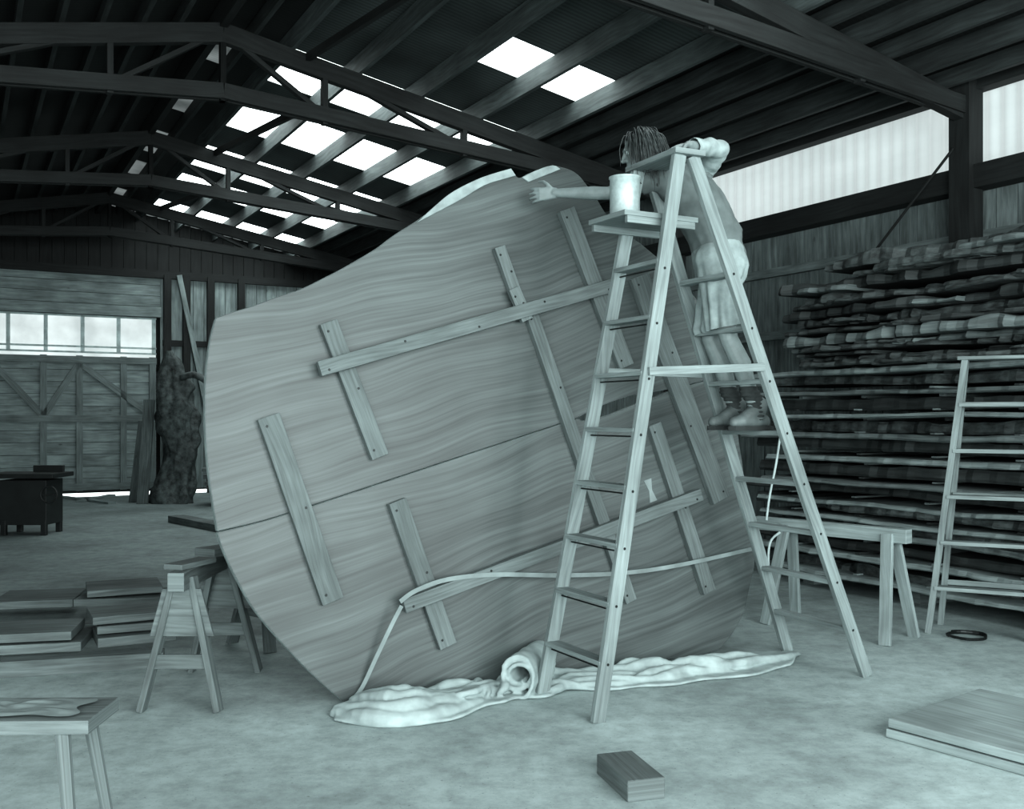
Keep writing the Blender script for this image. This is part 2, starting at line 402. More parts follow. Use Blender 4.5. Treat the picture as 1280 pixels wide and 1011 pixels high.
SLo=[(x,y-crack(x)) for x,y in reversed(SU)]
polyU=sl(left_up)[:-1]+sl(top,6,.02)[:-1]+sl(top2,6,.04)[:-1]+SU[:-1]
polyL=SLo[:-1]+sl(rightL,6,.03)[:-1]+[ (SL(900,812)[0]-.15,.01)]+sl(leftL)[:-1]
m_slab=wood('walnut_slab',.26,.37,coord='Object',scale=(.40,26,1),rot=math.radians(-15.5),knots=False,bump=.03,big=.75,rough=.5,blot=.76,lsc=1.1,fig=.24)
m_slab2=wood('walnut_slab_lower',.26,.38,coord='Object',scale=(.40,22,1),rot=math.radians(-15.5),knots=False,bump=.03,big=.85,rough=.5,off=(3,7,0),blot=.72,lsc=1.1,fig=.24)
m_sap=plain('sapwood_edge',.56,.6,scale=12); m_key=plain('butterfly_wood',.50,.6)
slab=empty('live_edge_table_slab')
def sp(poly,name,ms):
    q=MB(); q.prism(poly,-.065,0,None,0,1); o=q.build(name,ms,matrix=MS,bevel=.004); o.parent=slab
sp(polyU,'upper_plank',[m_slab,m_sap]); sp(polyL,'lower_plank',[m_slab2,m_sap])
q=MB()
q.prism(sl([(520,279),(545,256),(567,239),(602,222),(638,211)],4)+sl([(644,220),(630,224),(605,232),(575,250),(545,266)],4),-.01,.012)
q.prism(sl([(652,222),(668,214),(690,207),(700,212)],3)+sl([(690,216),(660,228)],2),-.01,.010)
x0,y0=SL(300,657); x1,y1=SL(700,530); q.beam(V(x0,y0,-.05),V(x1,y1,-.05),.05,.02,(0,0,1),1)  # backing added behind the seam to keep light from coming through
o=q.build('sapwood_and_seam_backing',[m_sap,m_slab],matrix=MS,bevel=.003);o.parent=slab
def batten(q,p0,p1,w,z0,z1,mat=0):
    x0,y0=SL(*p0,z1);x1,y1=SL(*p1,z1); zm=(z0+z1)/2
    q.beam(V(x0,y0,zm),V(x1,y1,zm),w,z1-z0,(0,0,1),mat)
    d=V(x1-x0,y1-y0,0);L=d.length;d.normalize();s_=V(-d.y,d.x,0)
    nb=max(2,int(L/.45))
    for i in range(nb+1):
        f=.05/L+(1-.1/L)*i/nb
        c=V(x0,y0,z1)+d*(L*f)+s_*(w*.22*(1 if i%2 else -1))
        q.tube([c-V(0,0,.005),c+V(0,0,.003)],.008,8,1)
q=MB()
for p0,p1,w in [((411,402),(476,571),.105),((336,520),(417,752),.125),((497,626),(561,808),.11),((709,261),(784,458),.115),((819,530),(888,740),.10),((800,345),(903,625),.15),((625,308),(648,372),.075),((664,388),(790,752),.085)]:
    batten(q,p0,p1,w,0,.045)
for p0,p1,w in [((400,461),(768,356),.085),((506,758),(878,618),.08)]:
    batten(q,p0,p1,w,.046,.095)
batten(q,(643,360),(660,400),.08,.046,.08)
o=q.build('cleats',[m_bat,m_bolt],matrix=MS,bevel=.005);o.parent=slab
q=MB()
c=Vector(SL(813,613)+(0,)); ang=math.radians(105)
bt=[(-.075,-.03),(0,-.012),(.075,-.03),(.075,.03),(0,.012),(-.075,.03)]
q.prism([(c.x+x*math.cos(ang)-y*math.sin(ang),c.y+x*math.sin(ang)+y*math.cos(ang)) for x,y in bt],-.01,.003)
o=q.build('butterfly_key',[m_key],matrix=MS);o.parent=slab
def ribbon(q,pts,w,th,nrm,mat=0):
    pts=[Vector(p) for p in pts]
    for a,b in zip(pts,pts[1:]): q.beam(a,b+(b-a)*.02,w,th,nrm,mat)
q=MB()
def SW(px,py,off): 
    x,y=SL(px,py,off); return P0+a3*x+w3*y+n3*off
st=smoothpts([SW(502,757,.11),SW(490,780,.10),SW(470,822,.06),SW(452,860,.03),SW(437,880,.03)],4); ribbon(q,st,.024,.004,-nh)
st=smoothpts([SW(500,752,.11),SW(520,738,.1),SW(560,724,.1),SW(620,718,.1),SW(700,719,.11),SW(780,716,.11),SW(850,706,.11),SW(940,686,.05)],5); ribbon(q,st,.026,.004,-nh)
q.build('tie_down_strap',[plain('webbing',.50)])

# ---------- ladder
A=V(.169,5.71,0);Bf=V(.447,5.22,0);C=V(2.18,6.15,0);D=V(1.87,6.78,0)
NA=V(.953,5.49,3.03);FA=V(.775,5.86,3.03); al=V(.881,.473,0)
lad=empty('wooden_stepladder')
q=MB()
def rail(f,t,sgn): q.beam(f,t+al*sgn*.045,.034,.078,al)
rail(A,FA,-1);rail(Bf,NA,-1);rail(C,NA,1);rail(D,FA,1)
def at(f,t,z,sgn): return f.lerp(t+al*sgn*.045,z/3.03)
for k in range(1,9):
    z=.305*k
    q.beam(at(A,FA,z,-1),at(Bf,NA,z,-1),.085,.024)
    q.tube([at(A,FA,z-.035,-1),at(Bf,NA,z-.035,-1)],.005,6,1)
for k in range(1,9):
    z=.30*k
    q.beam(at(C,NA,z,1),at(D,FA,z,1),.07,.028)
q.beam(NA+(NA-FA)*.12+V(0,0,.012),FA+(FA-NA)*.12+V(0,0,.012),.20,.03)
zz=1.86
q.beam(at(Bf,NA,zz-.02,-1)+V(0.0,-.03,0),at(C,NA,zz+.02,1)+V(0.0,-.03,0),.02,.045)
q.beam(at(A,FA,zz,-1)+V(0,.03,0),at(D,FA,zz,1)+V(0,.03,0),.02,.04)
c=V(.75,5.66,2.70); pa=(Bf-A).normalized()
q.beam(c-al*.26,c+al*.24,.36,.028)
for k in(-1,1): q.beam(c-al*.24+pa*.16*k-V(0,0,.03),c+al*.22+pa*.16*k-V(0,0,.03),.025,.045)
for f,t,sg in((Bf,NA,-1),(C,NA,1)):
    for k in range(1,9):
        p=at(f,t,.30*k,sg)+pa*.017; q.tube([p,p+pa*.004],.008,8,1)
q.build('ladder_frame',[m_lad,m_bolt],parent=lad,bevel=.004)
q=MB(); c=R(781,270,5.62); c.z=2.716; r0=.086;hh=.225
def ring(z,r,n=32): return [c+V(r*math.cos(2*math.pi*k/n),r*math.sin(2*math.pi*k/n),z) for k in range(n)]
prof=[(0,.0),(.0,r0-.004),(.0,r0),(.008,r0+.002),(.016,r0-.001),(hh-.012,r0-.001),(hh-.008,r0+.004),(hh,r0+.004),(hh,r0-.008),(.03,r0-.008),(.03,0.001)]
b0=len(q.v)
for z,r in prof: q.v+=ring(z,max(r,.001))
for i in range(len(prof)-1):
    for k in range(32):
        j=(k+1)%32; q.face([b0+i*32+k,b0+i*32+j,b0+(i+1)*32+j,b0+(i+1)*32+k],0)
hp=[c+V((r0+.006)*math.cos(t)*1.0,.06*math.sin(t),hh-.035+.04*math.sin(t)) for t in [math.pi*i/14 for i in range(15)]]
q.tube(hp,.0025,6,1)
q.build('paint_pail',[plain('galvanised_metal',.66,.4,.2,.06,40),m_bolt],smooth=True)
q=MB(); q.tube(smoothpts([R(976,540,6.9),R(970,580,6.9),R(962,620,6.9),R(958,650,6.9)],4),.008)
q.tube(smoothpts([R(975,665,6.7),R(962,680,6.7),R(962,720,6.7),R(975,760,6.8),FL(975,790)],5),.008)
q.build('rope',[plain('rope_fibre',.66)])

# ---------- tarp
m_cl=plain('canvas',.62,.95,scale=9,var=.10)
path=smoothpts([FL(434,886),FL(490,896),FL(540,889),FL(600,871),FL(650,862),FL(700,854),FL(780,850),FL(850,845),FL(920,834),FL(992,818)],20)
path=[Vector(p) for p in path]; NP=len(path)-1
def PP(u):
    f=max(0,min(.9999,u))*NP; i=int(f); p=path[i].lerp(path[i+1],f-i); d=(path[i+1]-path[i]).normalized(); return p,V(-d.y,d.x,0)
q=MB(); rr=random.Random(11)
def fold(u0,u1,off,r,z0,amp=.05,fq=9):
    pts=[];rs=[];n=max(8,int((u1-u0)*70)); ph=rr.uniform(0,6)
    for i in range(n+1):
        f=i/n; u=u0+(u1-u0)*f; p,pn=PP(u); e=max(.25,math.sin(math.pi*(.06+.88*f))**.6)
        o_=off+amp*math.sin(u*fq*2+ph)+.03*noise.noise(V(u*22,ph,0))
        R_=r*e*(1+.25*noise.noise(V(u*25,ph,5)))
        pts.append(p+pn*o_+V(0,0,max(R_*.35,z0*e+R_*.35+.015*noise.noise(V(u*18,ph,8))))); rs.append(R_)
    q.tube(pts,rs,12)
def sheet(a,b):
    p,pn=PP(a); w=.20*(1+.35*noise.noise(V(a*12,3 if b<.5 else 9,4)))*max(.3,min(1,a/.04,(1-a)/.06)); x=b*2-1
    return p+pn*x*w
b0=len(q.v); nu=120
for i in range(nu+1):
    for j,(bb,zz_) in enumerate(((0,.004),(1,.004),(1,.022),(0,.022))):
        p=sheet(i/nu,bb); q.v.append(p+V(0,0,zz_))
for i in range(nu):
    for j in range(4):
        k=(j+1)%4; q.face([b0+i*4+j,b0+i*4+k,b0+i*4+4+k,b0+i*4+4+j])
q.face([b0,b0+1,b0+2,b0+3]); q.face([b0+nu*4+3,b0+nu*4+2,b0+nu*4+1,b0+nu*4])
for off,r,z0 in((-.12,.055,.0),(-.04,.07,.01),(.05,.065,.03),(.11,.06,.05),(-.08,.045,.06),(.0,.05,.08),(.07,.04,.10)): fold(.0,.30+rr.uniform(-.04,.06),off,r,z0,.025,6)
for k in range(9): fold(rr.uniform(.10,.3),rr.uniform(.36,.50),rr.uniform(-.12,.12),rr.uniform(.022,.042),rr.uniform(.0,.05),.06,9)
for k in range(7):   # cross creases
    u0=rr.uniform(.02,.40); fold(u0,u0+rr.uniform(.05,.09),rr.uniform(-.04,.04),rr.uniform(.018,.028),rr.uniform(.05,.09),.11,22)
for k in range(18):
    u0=rr.uniform(.40,.82); fold(u0,min(1,u0+rr.uniform(.12,.28)),rr.uniform(-.13,.13),rr.uniform(.016,.036),rr.uniform(0,.045),.06,10)
for k in range(7):
    u0=rr.uniform(.64,.82); fold(u0,min(1,u0+rr.uniform(.08,.16)),rr.uniform(-.06,.10),rr.uniform(.025,.042),rr.uniform(.02,.08),.05,12)
c=FL(657,864); ax=V(.35,.94,0); sx_=V(.94,-.35,0)
th_=.012
def spr(t): return .108*(1-.045*t)*(1+.10*math.sin(t*1.7+1))
ns=64; b0=len(q.v)
for i in range(ns+1):
    t=-1.3+13.0*i/ns; r=spr(t+1.3)
    for (dr,aa) in((-th_,-.14),(th_,-.14),(th_,.26),(-th_,.26)):
        q.v.append(c+ax*(aa+.03*math.sin(t*1.3))+sx_*(r+dr)*.9*math.cos(t)+V(0,0,.125+(r+dr)*1.1*math.sin(t)))
for i in range(ns):
    for j in range(4):
        k=(j+1)%4; q.face([b0+i*4+j,b0+i*4+k,b0+i*4+4+k,b0+i*4+4+j])
q.face([b0,b0+1,b0+2,b0+3]); q.face([b0+ns*4+3,b0+ns*4+2,b0+ns*4+1,b0+ns*4])
o=q.build('canvas_tarp',[m_cl]); remesh(o,.008,3,.5)
for v in o.data.vertices:
    if v.co.z<.002: v.co.z=.002
displace(o,lambda c: .005*noise.noise(V(c.x*16,c.y*16,c.z*30)) if c.z>.01 else 0)

# ---------- lumber stack
m_l=[wood('lumber_a',.32,.52,scale=(1,12,1),knots=False),wood('lumber_b',.16,.28,scale=(1,12,1),knots=False),wood('lumber_bark',.12,.38,scale=(4,7,1),knots=False,bump=1.0),wood('lumber_c',.46,.64,scale=(1,12,1),knots=False)]
q=MB()
def slabpiece(s0,s1,t0,t1,z0,h,mat,rough):
    n=int((s1-s0)/.07)+2; b0=len(q.v); sd=random.uniform(0,100); tl=random.uniform(-.010,.010)
    for i in range(n+1):
        s_=s0+(s1-s0)*i/n; o=rough*(noise.noise(V(s_*1.1,sd,0))*1.3+.6*noise.noise(V(s_*5,sd,3))+.45*noise.noise(V(s_*14,sd,3))); dz=.02*noise.noise(V(s_*1.2,sd,7))+tl*(s_-s0)
        tf=t0+o; e=.5+.5*noise.noise(V(s_*3,sd,5)); hz=h*(1+.5*rough*8*noise.noise(V(s_*4,sd,15)))
        for t_,z_ in((t1,z0),(tf+.03*e,z0),(tf,z0+hz*.25),(tf+.015,z0+hz*.75),(tf+.06*(1-e),z0+hz),(t1,z0+hz)): q.v.append(B(s_,t_,z_+dz))
    for i in range(n):
        for k in range(6):
            j=(k+1)%6; a=b0+i*6
            u0=s0+i*.09;q.face([a+k,a+j,a+6+j,a+6+k],mat,[(u0,sd+k*.05),(u0,sd+k*.05+.05),(u0+.09,sd+k*.05+.05),(u0+.09,sd+k*.05)])
    q.face([b0+k for k in range(6)],mat,[(0,0.03*k) for k in range(6)]); q.face([b0+n*6+5-k for k in range(6)],mat,[(0,0.03*k) for k in range(6)])
z=.12
for s_ in (3.4,4.6,5.8,7.0): q.beam(B(s_,7.1,.06),B(s_,8.1,.06),.14,.12,mat=0)
lv=0
while z<2.02:
    lv+=1
    if lv%2: h=random.choice([.04,.05]); mat=random.choice([0,3,3,0]); t0=7.0; g=.015
    else: h=random.choice([.08,.10,.07]); mat=random.choice([1,2,2]); t0=7.12; g=random.choice([.03,.05])
    slabpiece(2.6+random.uniform(-.2,.3),7.7+random.uniform(-.35,.35),t0+random.uniform(-.04,.05),8.1,z,h,mat,.05 if mat!=2 else .09)
    for s_ in (3.0,3.9,4.8,5.6,6.4,7.2):
        q.beam(B(s_+random.uniform(-.04,.04),t0+.06+random.uniform(-.02,.06),z+h+g/2),B(s_,8.1,z+h+g/2),.045,g,mat=random.choice([0,1,3]))
    z+=h+g
while z<2.95:
    h=random.choice([.05,.07,.09,.04]); g=random.choice([.004,.02,.01])
    e=7.25-.25*max(0,(z-2.5))+random.uniform(-.3,.15)
    if z>2.78: e=random.choice([5.2,6.1,6.7])
    slabpiece(2.6,e,6.98+random.uniform(-.08,.14),8.1,z,h,random.choice([2,2,2,1,0]),.15)
    for _ in range(2):
        if random.random()<.6:
            s0=random.uniform(3.5,6.4); slabpiece(s0,s0+random.uniform(.3,1.0),6.90+random.uniform(0,.06),7.4,z,h*.55,random.choice([0,2,2,3]),.12)
    z+=h+g
q.beam(B(5.2,6.93,1.62),B(6.3,6.96,1.60),.10,.02,mat=3)
q.build('lumber_stack',m_l)

# ---------- sawhorses
def sawhorse(p0,p1,h,spread,mat,gus=True,th=.09,in0=.14,in1=.14):
    q=MB(); p0=Vector(p0);p1=Vector(p1); d=(p1-p0);d.z=0;d.normalize(); s_=V(-d.y,d.x,0)
    q.beam(p0+V(0,0,h-.05),p1+V(0,0,h-.05),th,.10)
    for p,sg in((p0+d*in0,-1),(p1-d*in1,1)):
        for k in(-1,1):
            topp=p+s_*k*(th/2)+V(0,0,h-.04); foot=p+s_*k*spread/2+d*sg*.07; foot.z=0
            q.beam(foot,topp,.035,.085,d)
        if gus:
            M=Matrix(((s_.x,0,d.x,p.x+d.x*sg*.035),(s_.y,0,d.y,p.y+d.y*sg*.035),(0,1,0,0),(0,0,0,1)))
            w1=th/2+.06;w2=th/2+.13
            q.prism([(-w2,h-.36),(w2,h-.36),(w1,h-.1),(-w1,h-.1)],-.01,.012,M)
            q.beam(p-s_*(spread*.38)+V(0,0,h*.35)+d*sg*.06,p+s_*(spread*.38)+V(0,0,h*.35)+d*sg*.06,.02,.08)
    return q.build('sawhorse',[mat],bevel=.004)
sawhorse((-1.80,5.35,0),(-1.80,6.35,0),.76,.42,m_saw)
sawhorse((-1.85,6.85,0),(-1.2,7.6,0),.74,.45,m_saw)
sawhorse((1.95,8.0,0),(2.80,7.05,0),.80,.42,m_sawl,gus=False,in0=.30)
q=MB(); q.beam(V(-1.83,5.95,.786),V(-1.62,6.35,.786),.16,.05); q.beam(V(-1.85,5.45,.776),V(-1.75,5.75,.776),.12,.03); q.build('wood_offcuts',[m_bat],bevel=.004)
q=MB()
c=V(-1.80,3.66,0)
q.beam(c+V(-.45,.0,.50),c+V(.30,.02,.50),.30,.05)
for x,y in((-.33,-.1),(.2,-.1),(-.33,.12),(.2,.12)): q.tube([c+V(x,y,.48),c+V(x*1.15+(.03 if x>0 else -.03),y*1.5,0)],[.028,.022],10)
q.build('low_bench',[m_saw],bevel=.004)
q=MB(); cc=c+V(.02,.0,.527)
q.grid(lambda a,b: cc+V((a-.5)*.42+.02*math.sin(b*9),(b-.5)*.22+.01*math.sin(a*12),.006+.03*abs(noise.noise(V(a*4,b*5,2)))*math.sin(math.pi*a)*math.sin(math.pi*b)+.004),30,20)
q.build('rag',[plain('rag_cloth',.5)],smooth=True)
q=MB()
def bd(px0,py0,px1,py1,z,th,w):
    a=FL(px0,py0);b=FL(px1,py1);a.z=b.z=z+th/2; q.beam(a,b,w,th)
bd(0,845,205,832,.0,.10,.14); bd(0,800,212,790,.0,.10,.14)
bd(-40,832,110,824,.11,.06,.5); bd(118,822,214,812,.11,.06,.45); bd(120,820,218,811,.185,.05,.42); bd(112,822,206,812,.25,.05,.4)
bd(-20,832,98,826,.185,.055,.45); bd(0,770,100,766,.10,.06,.55); bd(105,770,215,768,.12,.06,.5); bd(108,772,200,765,.20,.05,.5)
q.build('board_pile',[wood('dark_boards',.32,.52,scale=(1,18,1))],bevel=.004)
q=MB(); a=FL(220,652);b=FL(300,668); a.z=b.z=.05; q.beam(a,b,.25,.10); q.build('floor_timber',[m_saw],bevel=.005)
q=MB()
for x0,y0,x1,y1 in((75,622,140,630),(100,628,140,620)):
    a=FL(x0,y0);b=FL(x1,y1); a.z=b.z=.02; q.beam(a,b,.14,.04)
q.build('scrap_boards',[m_sawl])
q=MB()
bc=FL(222,629)
prof=[(0,.42),(.25,.36),(.6,.30),(1.0,.29),(1.4,.32),(1.8,.36),(2.1,.32),(2.4,.24),(2.65,.14),(2.8,.05)]
def bf(a,b):
    f=a*(len(prof)-1);i=min(int(f),len(prof)-2);z=prof[i][0]+(prof[i+1][0]-prof[i][0])*(f-i);r=prof[i][1]+(prof[i+1][1]-prof[i][1])*(f-i)
    t=2*math.pi*b; r*=1+.5*noise.noise(V(math.cos(t)*1.6,math.sin(t)*1.6,z*1.7))+.35*noise.noise(V(math.cos(t)*4,math.sin(t)*4,z*4))
    return bc+V(r*math.cos(t)-.06+.1*math.sin(z*1.6),r*.5*math.sin(t),z)
q.grid(bf,60,40)
q.tube(smoothpts([bc+V(.1,-.1,2.3),bc+V(.35,-.15,2.35),bc+V(.6,-.1,2.2),bc+V(.8,-.1,1.9)],4),[.06]*12+[.03],8)
q.build('burl_trunk',[wood('burl_wood',.16,.46,scale=(5,5,5),coord='Object',bump=.8)],smooth=True)
q=MB()
for px,py,h,tx in((168,628,1.5,.05),(178,630,1.9,.0)):
    p=FL(px,py); q.beam(p,p+V(tx,.35,h),.2,.05,(0,1,0))
q.build('leaning_boards',[m_saw])
q=MB()
for i in range(14):
    p=FL(random.uniform(262,330),628); p.y-=random.uniform(0,1); p.z=.1+i*.07; q.beam(p,p+V(1.6,.5,0),.4,.05)
q.build('board_rack',[m_saw])
q=MB(); c=FL(48,670)
q.beam(c+V(-.55,.3,.44),c+V(.08,.3,.44),.5,.60); q.beam(c+V(-.75,.3,.80),c+V(.20,.3,.80),.65,.06)
for x,y in((-.5,.08),(.04,.08),(-.5,.52),(.04,.52)): q.beam(c+V(x,y,0),c+V(x,y,.2),.07,.07,(0,1,0))
q.beam(c+V(-.3,.5,.87),c+V(.12,.5,.87),.05,.10)
cc=c+V(.14,.0,.55); q.tube([cc+V(.11*math.cos(t),0,.11*math.sin(t)) for t in [k*math.pi/8 for k in range(17)]],.015,6); q.beam(cc-V(.1,0,0),cc+V(.1,0,0),.02,.02)
q.build('table_saw',[plain('machine_iron',.16,.5)],bevel=.006)
q=MB(); c0=V(1.86,4.98,0); e1=V(.61,-.79,0); e2=V(.79,.61,0)
for z,o in((0,0),(.052,.012)):
    M0=c0+e2*.45+V(0,0,z+.024)+e1*o
    q.beam(M0,M0+e1*2.0,.90,.045)
q.build('thick_plank_pair',[wood('pale_plank',.52,.66,scale=(1,18,1),knots=False)],bevel=.006)
q=MB(); q.beam(V(.46,4.50,.045),V(.56,4.16,.045),.17,.09); q.build('timber_offcut',[m_bat],bevel=.006)
q=MB(); c=FL(1210,798); q.tube([c+V(.13*math.cos(t)*(1+.1*math.sin(3*t)),.13*math.sin(t),.01+.0015*t) for t in [k*.3 for k in range(50)]],.006,6); q.build('coiled_cord',[m_bolt])
q=MB()
f1=V(3.08,7.40,0);f2=V(3.66,7.10,0);t1=V(3.30,7.28,2.02);t2=V(3.70,7.07,2.02);b1=V(3.30,7.70,0);b2=V(3.88,7.40,0)
dd=(f2-f1).normalized(); un=V(-dd.y,dd.x,0)
for a,b in((f1,t1),(f2,t2),(b1,t1+un*.1),(b2,t2+un*.1)): q.beam(a,b,.045,.085 if (a-f1).length<.01 or (a-f2).length<.01 else .06,un)
for k in range(1,6):
    f=k/6; q.beam(f1.lerp(t1,f),f2.lerp(t2,f),.10,.028)
    if k%2: q.beam(b1.lerp(t1,f),b2.lerp(t2,f),.02,.04)
q.beam(t1-dd*.05+un*.05,t2+dd*.05+un*.05,.22,.025)
q.build('small_stepladder',[m_lad2],bevel=.003)

# ================= MAN
man=empty('man_on_ladder')
m_skin=plain('skin',.50,.55,scale=20,var=.05)
ank=[V(1.46,5.975,1.63),V(1.375,6.155,1.63)]
knee=[V(1.285,5.93,2.06),V(1.215,6.12,2.07)]
hip=[V(1.205,5.94,2.52),V(1.275,6.10,2.52)]
pel=V(1.24,6.02,2.56); waist=V(1.20,6.01,2.70); chest=V(1.09,6.0,2.90); neckb=V(.98,5.99,3.06)
sh=[V(.905,5.88,3.0),V(1.13,6.11,3.06)]
elb=[V(.575,5.97,2.93),V(1.205,5.81,3.15)]; wr=[V(.265,6.12,2.965),V(.99,5.60,3.115)]
hc=V(.765,5.975,3.175)
q=MB()
for i in(0,1):
    q.chain([(ank[i]-V(0,0,.05),.04),(ank[i],.038),(ank[i].lerp(knee[i],.35)+al*.01,.048),(ank[i].lerp(knee[i],.65)+al*.02,.062),(knee[i],.055),(knee[i].lerp(hip[i],.5),.075),(hip[i],.092)])
    q.chain([(sh[i],.058),(sh[i].lerp(elb[i],.4),.052),(elb[i],.040),(elb[i].lerp(wr[i],.3),.043),(wr[i],.027)])
    q.chain([(neckb,.06),(sh[i],.058)])
q.chain([(pel,.13),(waist,.125),(chest,.14),(neckb,.08)])
q.chain([(neckb,.062),(hc+V(.07,0,-.04),.058),(hc+V(.02,0,-.02),.06)])
fd=V(-.93,.10,-.27).normalized(); sd_=fd.cross(V(0,0,1)).normalized(); ud=sd_.cross(fd)
HM=Matrix((fd,sd_,ud)).transposed()
def hp_(x,y,z): return hc+HM@V(x,y,z)
q.ell(hp_(-.01,0,.02),.098,.076,.10,HM,20)
q.ell(hp_(.025,0,-.045),.070,.058,.075,HM)
q.ell(hp_(.065,0,-.10),.028,.03,.022,HM)
q.chain([(hp_(.088,0,.02),.010),(hp_(.112,0,-.022),.014)]); q.ell(hp_(.10,.012,-.026),.012,.01,.009,HM); q.ell(hp_(.10,-.012,-.026),.012,.01,.009,HM)
q.chain([(hp_(.083,-.035,.033),.011),(hp_(.09,0,.034),.010),(hp_(.083,.035,.033),.011)])
q.chain([(hp_(.080,-.02,-.060),.008),(hp_(.090,0,-.058),.010),(hp_(.080,.02,-.060),.008)])
q.chain([(hp_(.078,-.017,-.073),.009),(hp_(.086,0,-.074),.010),(hp_(.078,.017,-.073),.009)])
for s_ in(-1,1):
    q.ell(hp_(-.012,s_*.078,-.005),.018,.010,.030,HM)
    q.ell(hp_(.05,s_*.045,-.02),.03,.02,.022,HM)
def hand(w,h,lat,pn,thumb_side,curl,sz=1.0):
    h=h.normalized();lat=(lat-h*lat.dot(h)).normalized();pn=(pn-h*pn.dot(h)-lat*pn.dot(lat)).normalized()
    for k in(-1.4,-.5,.5,1.4): q.chain([(w+lat*k*.012,.017),(w+h*.055*sz+lat*k*.019,.015),(w+h*.088*sz+lat*k*.021,.0125)])
    ln=[.066,.078,.073,.056]
    for i,k in enumerate((1.5,.5,-.5,-1.5)):
        kk=k*thumb_side; p=w+h*.09*sz+lat*kk*.0225; L=ln[i]*sz; ang=.1; spread=kk*.09
        d=h+lat*spread; segs=[.46,.30,.24]; r=.0098
        pts=[(p,r+.001)]
        for j,sg in enumerate(segs):
            ang+=curl[j]; dirv=(d*math.cos(ang)+pn*math.sin(ang)).normalized(); p=p+dirv*L*sg*1.15; pts.append((p,r-.0009*(j+1)))
        q.chain(pts)
    p=w+h*.025*sz+lat*thumb_side*.028; 
    q.chain([(p,.016),(p+(h*.6+lat*thumb_side*.75+pn*.2)*.038,.0125),(p+(h*.85+lat*thumb_side*.9+pn*.45)*.058,.0105),(p+(h*1.15+lat*thumb_side*.85+pn*.75)*.074,.009)])
hand(wr[0],V(-.95,.25,-.02),V(0,0,1),V(.1,.95,-.3),1,(.2,.35,.35),1.08)
hand(wr[1],V(-.85,-.20,-.22),V(-.25,.95,0),V(0,0,-1),-1,(.1,.5,.5))
o=q.build('body',[m_skin],parent=man); remesh(o,.0048,3,.5)
q=MB()
for s_ in(-1,1): q.ell(hp_(.072,s_*.031,.012),.014,.014,.012,HM)
q.build('eyes',[plain('eye',.8,.2)],parent=man,smooth=True)
q=MB()
for s_ in(-1,1): q.ell(hp_(.083,s_*.031,.011),.005,.006,.006,HM)
q.build('pupils',[m_bolt],parent=man,smooth=True)
m=plain('knit_shirt',.40,.95,scale=9,var=.12)
q=MB()
q.chain([(pel+V(.01,0,.00),.158),(waist,.150),(chest,.165),(neckb+V(.03,0,-.03),.095)])
q.chain([(chest+V(.07,.05,.0),.125),(waist+V(.04,0,0),.145)])
for i in(0,1):
    q.chain([(neckb+V(.02,0,-.015),.078),(sh[i],.078),(sh[i].lerp(elb[i],.48),.070)])
q.chain([(chest,.13),(sh[0]+V(.03,0,-.05),.088)]); q.chain([(chest,.13),(sh[1]+V(0,0,-.06),.09)])
o=q.build('shirt',[m],parent=man)
remesh(o,.010,6,.5,[(sh[0].lerp(elb[0],.42),(elb[0]-sh[0]).normalized())])
displace(o,lambda c: .010*noise.noise(V(c.x*9+c.z*7,c.y*9,c.z*5-c.x*4))+.004*noise.noise(c*24))
m_sl=plain('light_sleeve',.60,.95,scale=14)
q=MB(); q.chain([(sh[1].lerp(elb[1],.15),.080),(elb[1],.060),(elb[1].lerp(wr[1],.85),.048)])
o=q.build('rolled_sleeve',[m_sl],parent=man); remesh(o,.008,4,.5,[(elb[1].lerp(wr[1],.85),(wr[1]-elb[1]).normalized())])
displace(o,lambda c: .010*noise.noise(c*18))
m_sh=plain('shorts_cloth',.56,.95,scale=14)
q=MB()
q.chain([(pel+V(0,0,.02),.162),(pel+V(.02,0,-.06),.166)])
for i in(0,1): q.chain([(hip[i],.125),(hip[i].lerp(knee[i],.45),.116),(hip[i].lerp(knee[i],.85),.118)])
kd=(knee[0]-hip[0]).normalized()
o=q.build('shorts',[m_sh],parent=man); remesh(o,.008,4,.5,[(hip[0].lerp(knee[0],.86),kd),(pel+V(0,0,.12),V(0,0,1))])
def shf(c):
    an=math.atan2(c.y-6.02,c.x-1.24); k=max(.1,min(1,(2.58-c.z)/.35)); return .010*k*math.sin(an*15+c.z*3+2*noise.noise(c*4))+.006*noise.noise(c*12)
displace(o,shf)
m_sock=plain('wool_sock',.20,.95,scale=30); m_boot=plain('leather_boot',.34,.6,scale=12,var=.2); m_sole=plain('boot_sole',.16,.9)
q=MB()
for i in(0,1): q.chain([(ank[i]-V(0,0,.03),.050),(ank[i]+V(-.01,0,.07),.050),(ank[i].lerp(knee[i],.28),.056)])
o=q.build('socks',[m_sock],parent=man); remesh(o,.008,2,.5)
displace(o,lambda c: .004*math.sin(c.z*260))
q=MB(); qs=MB()
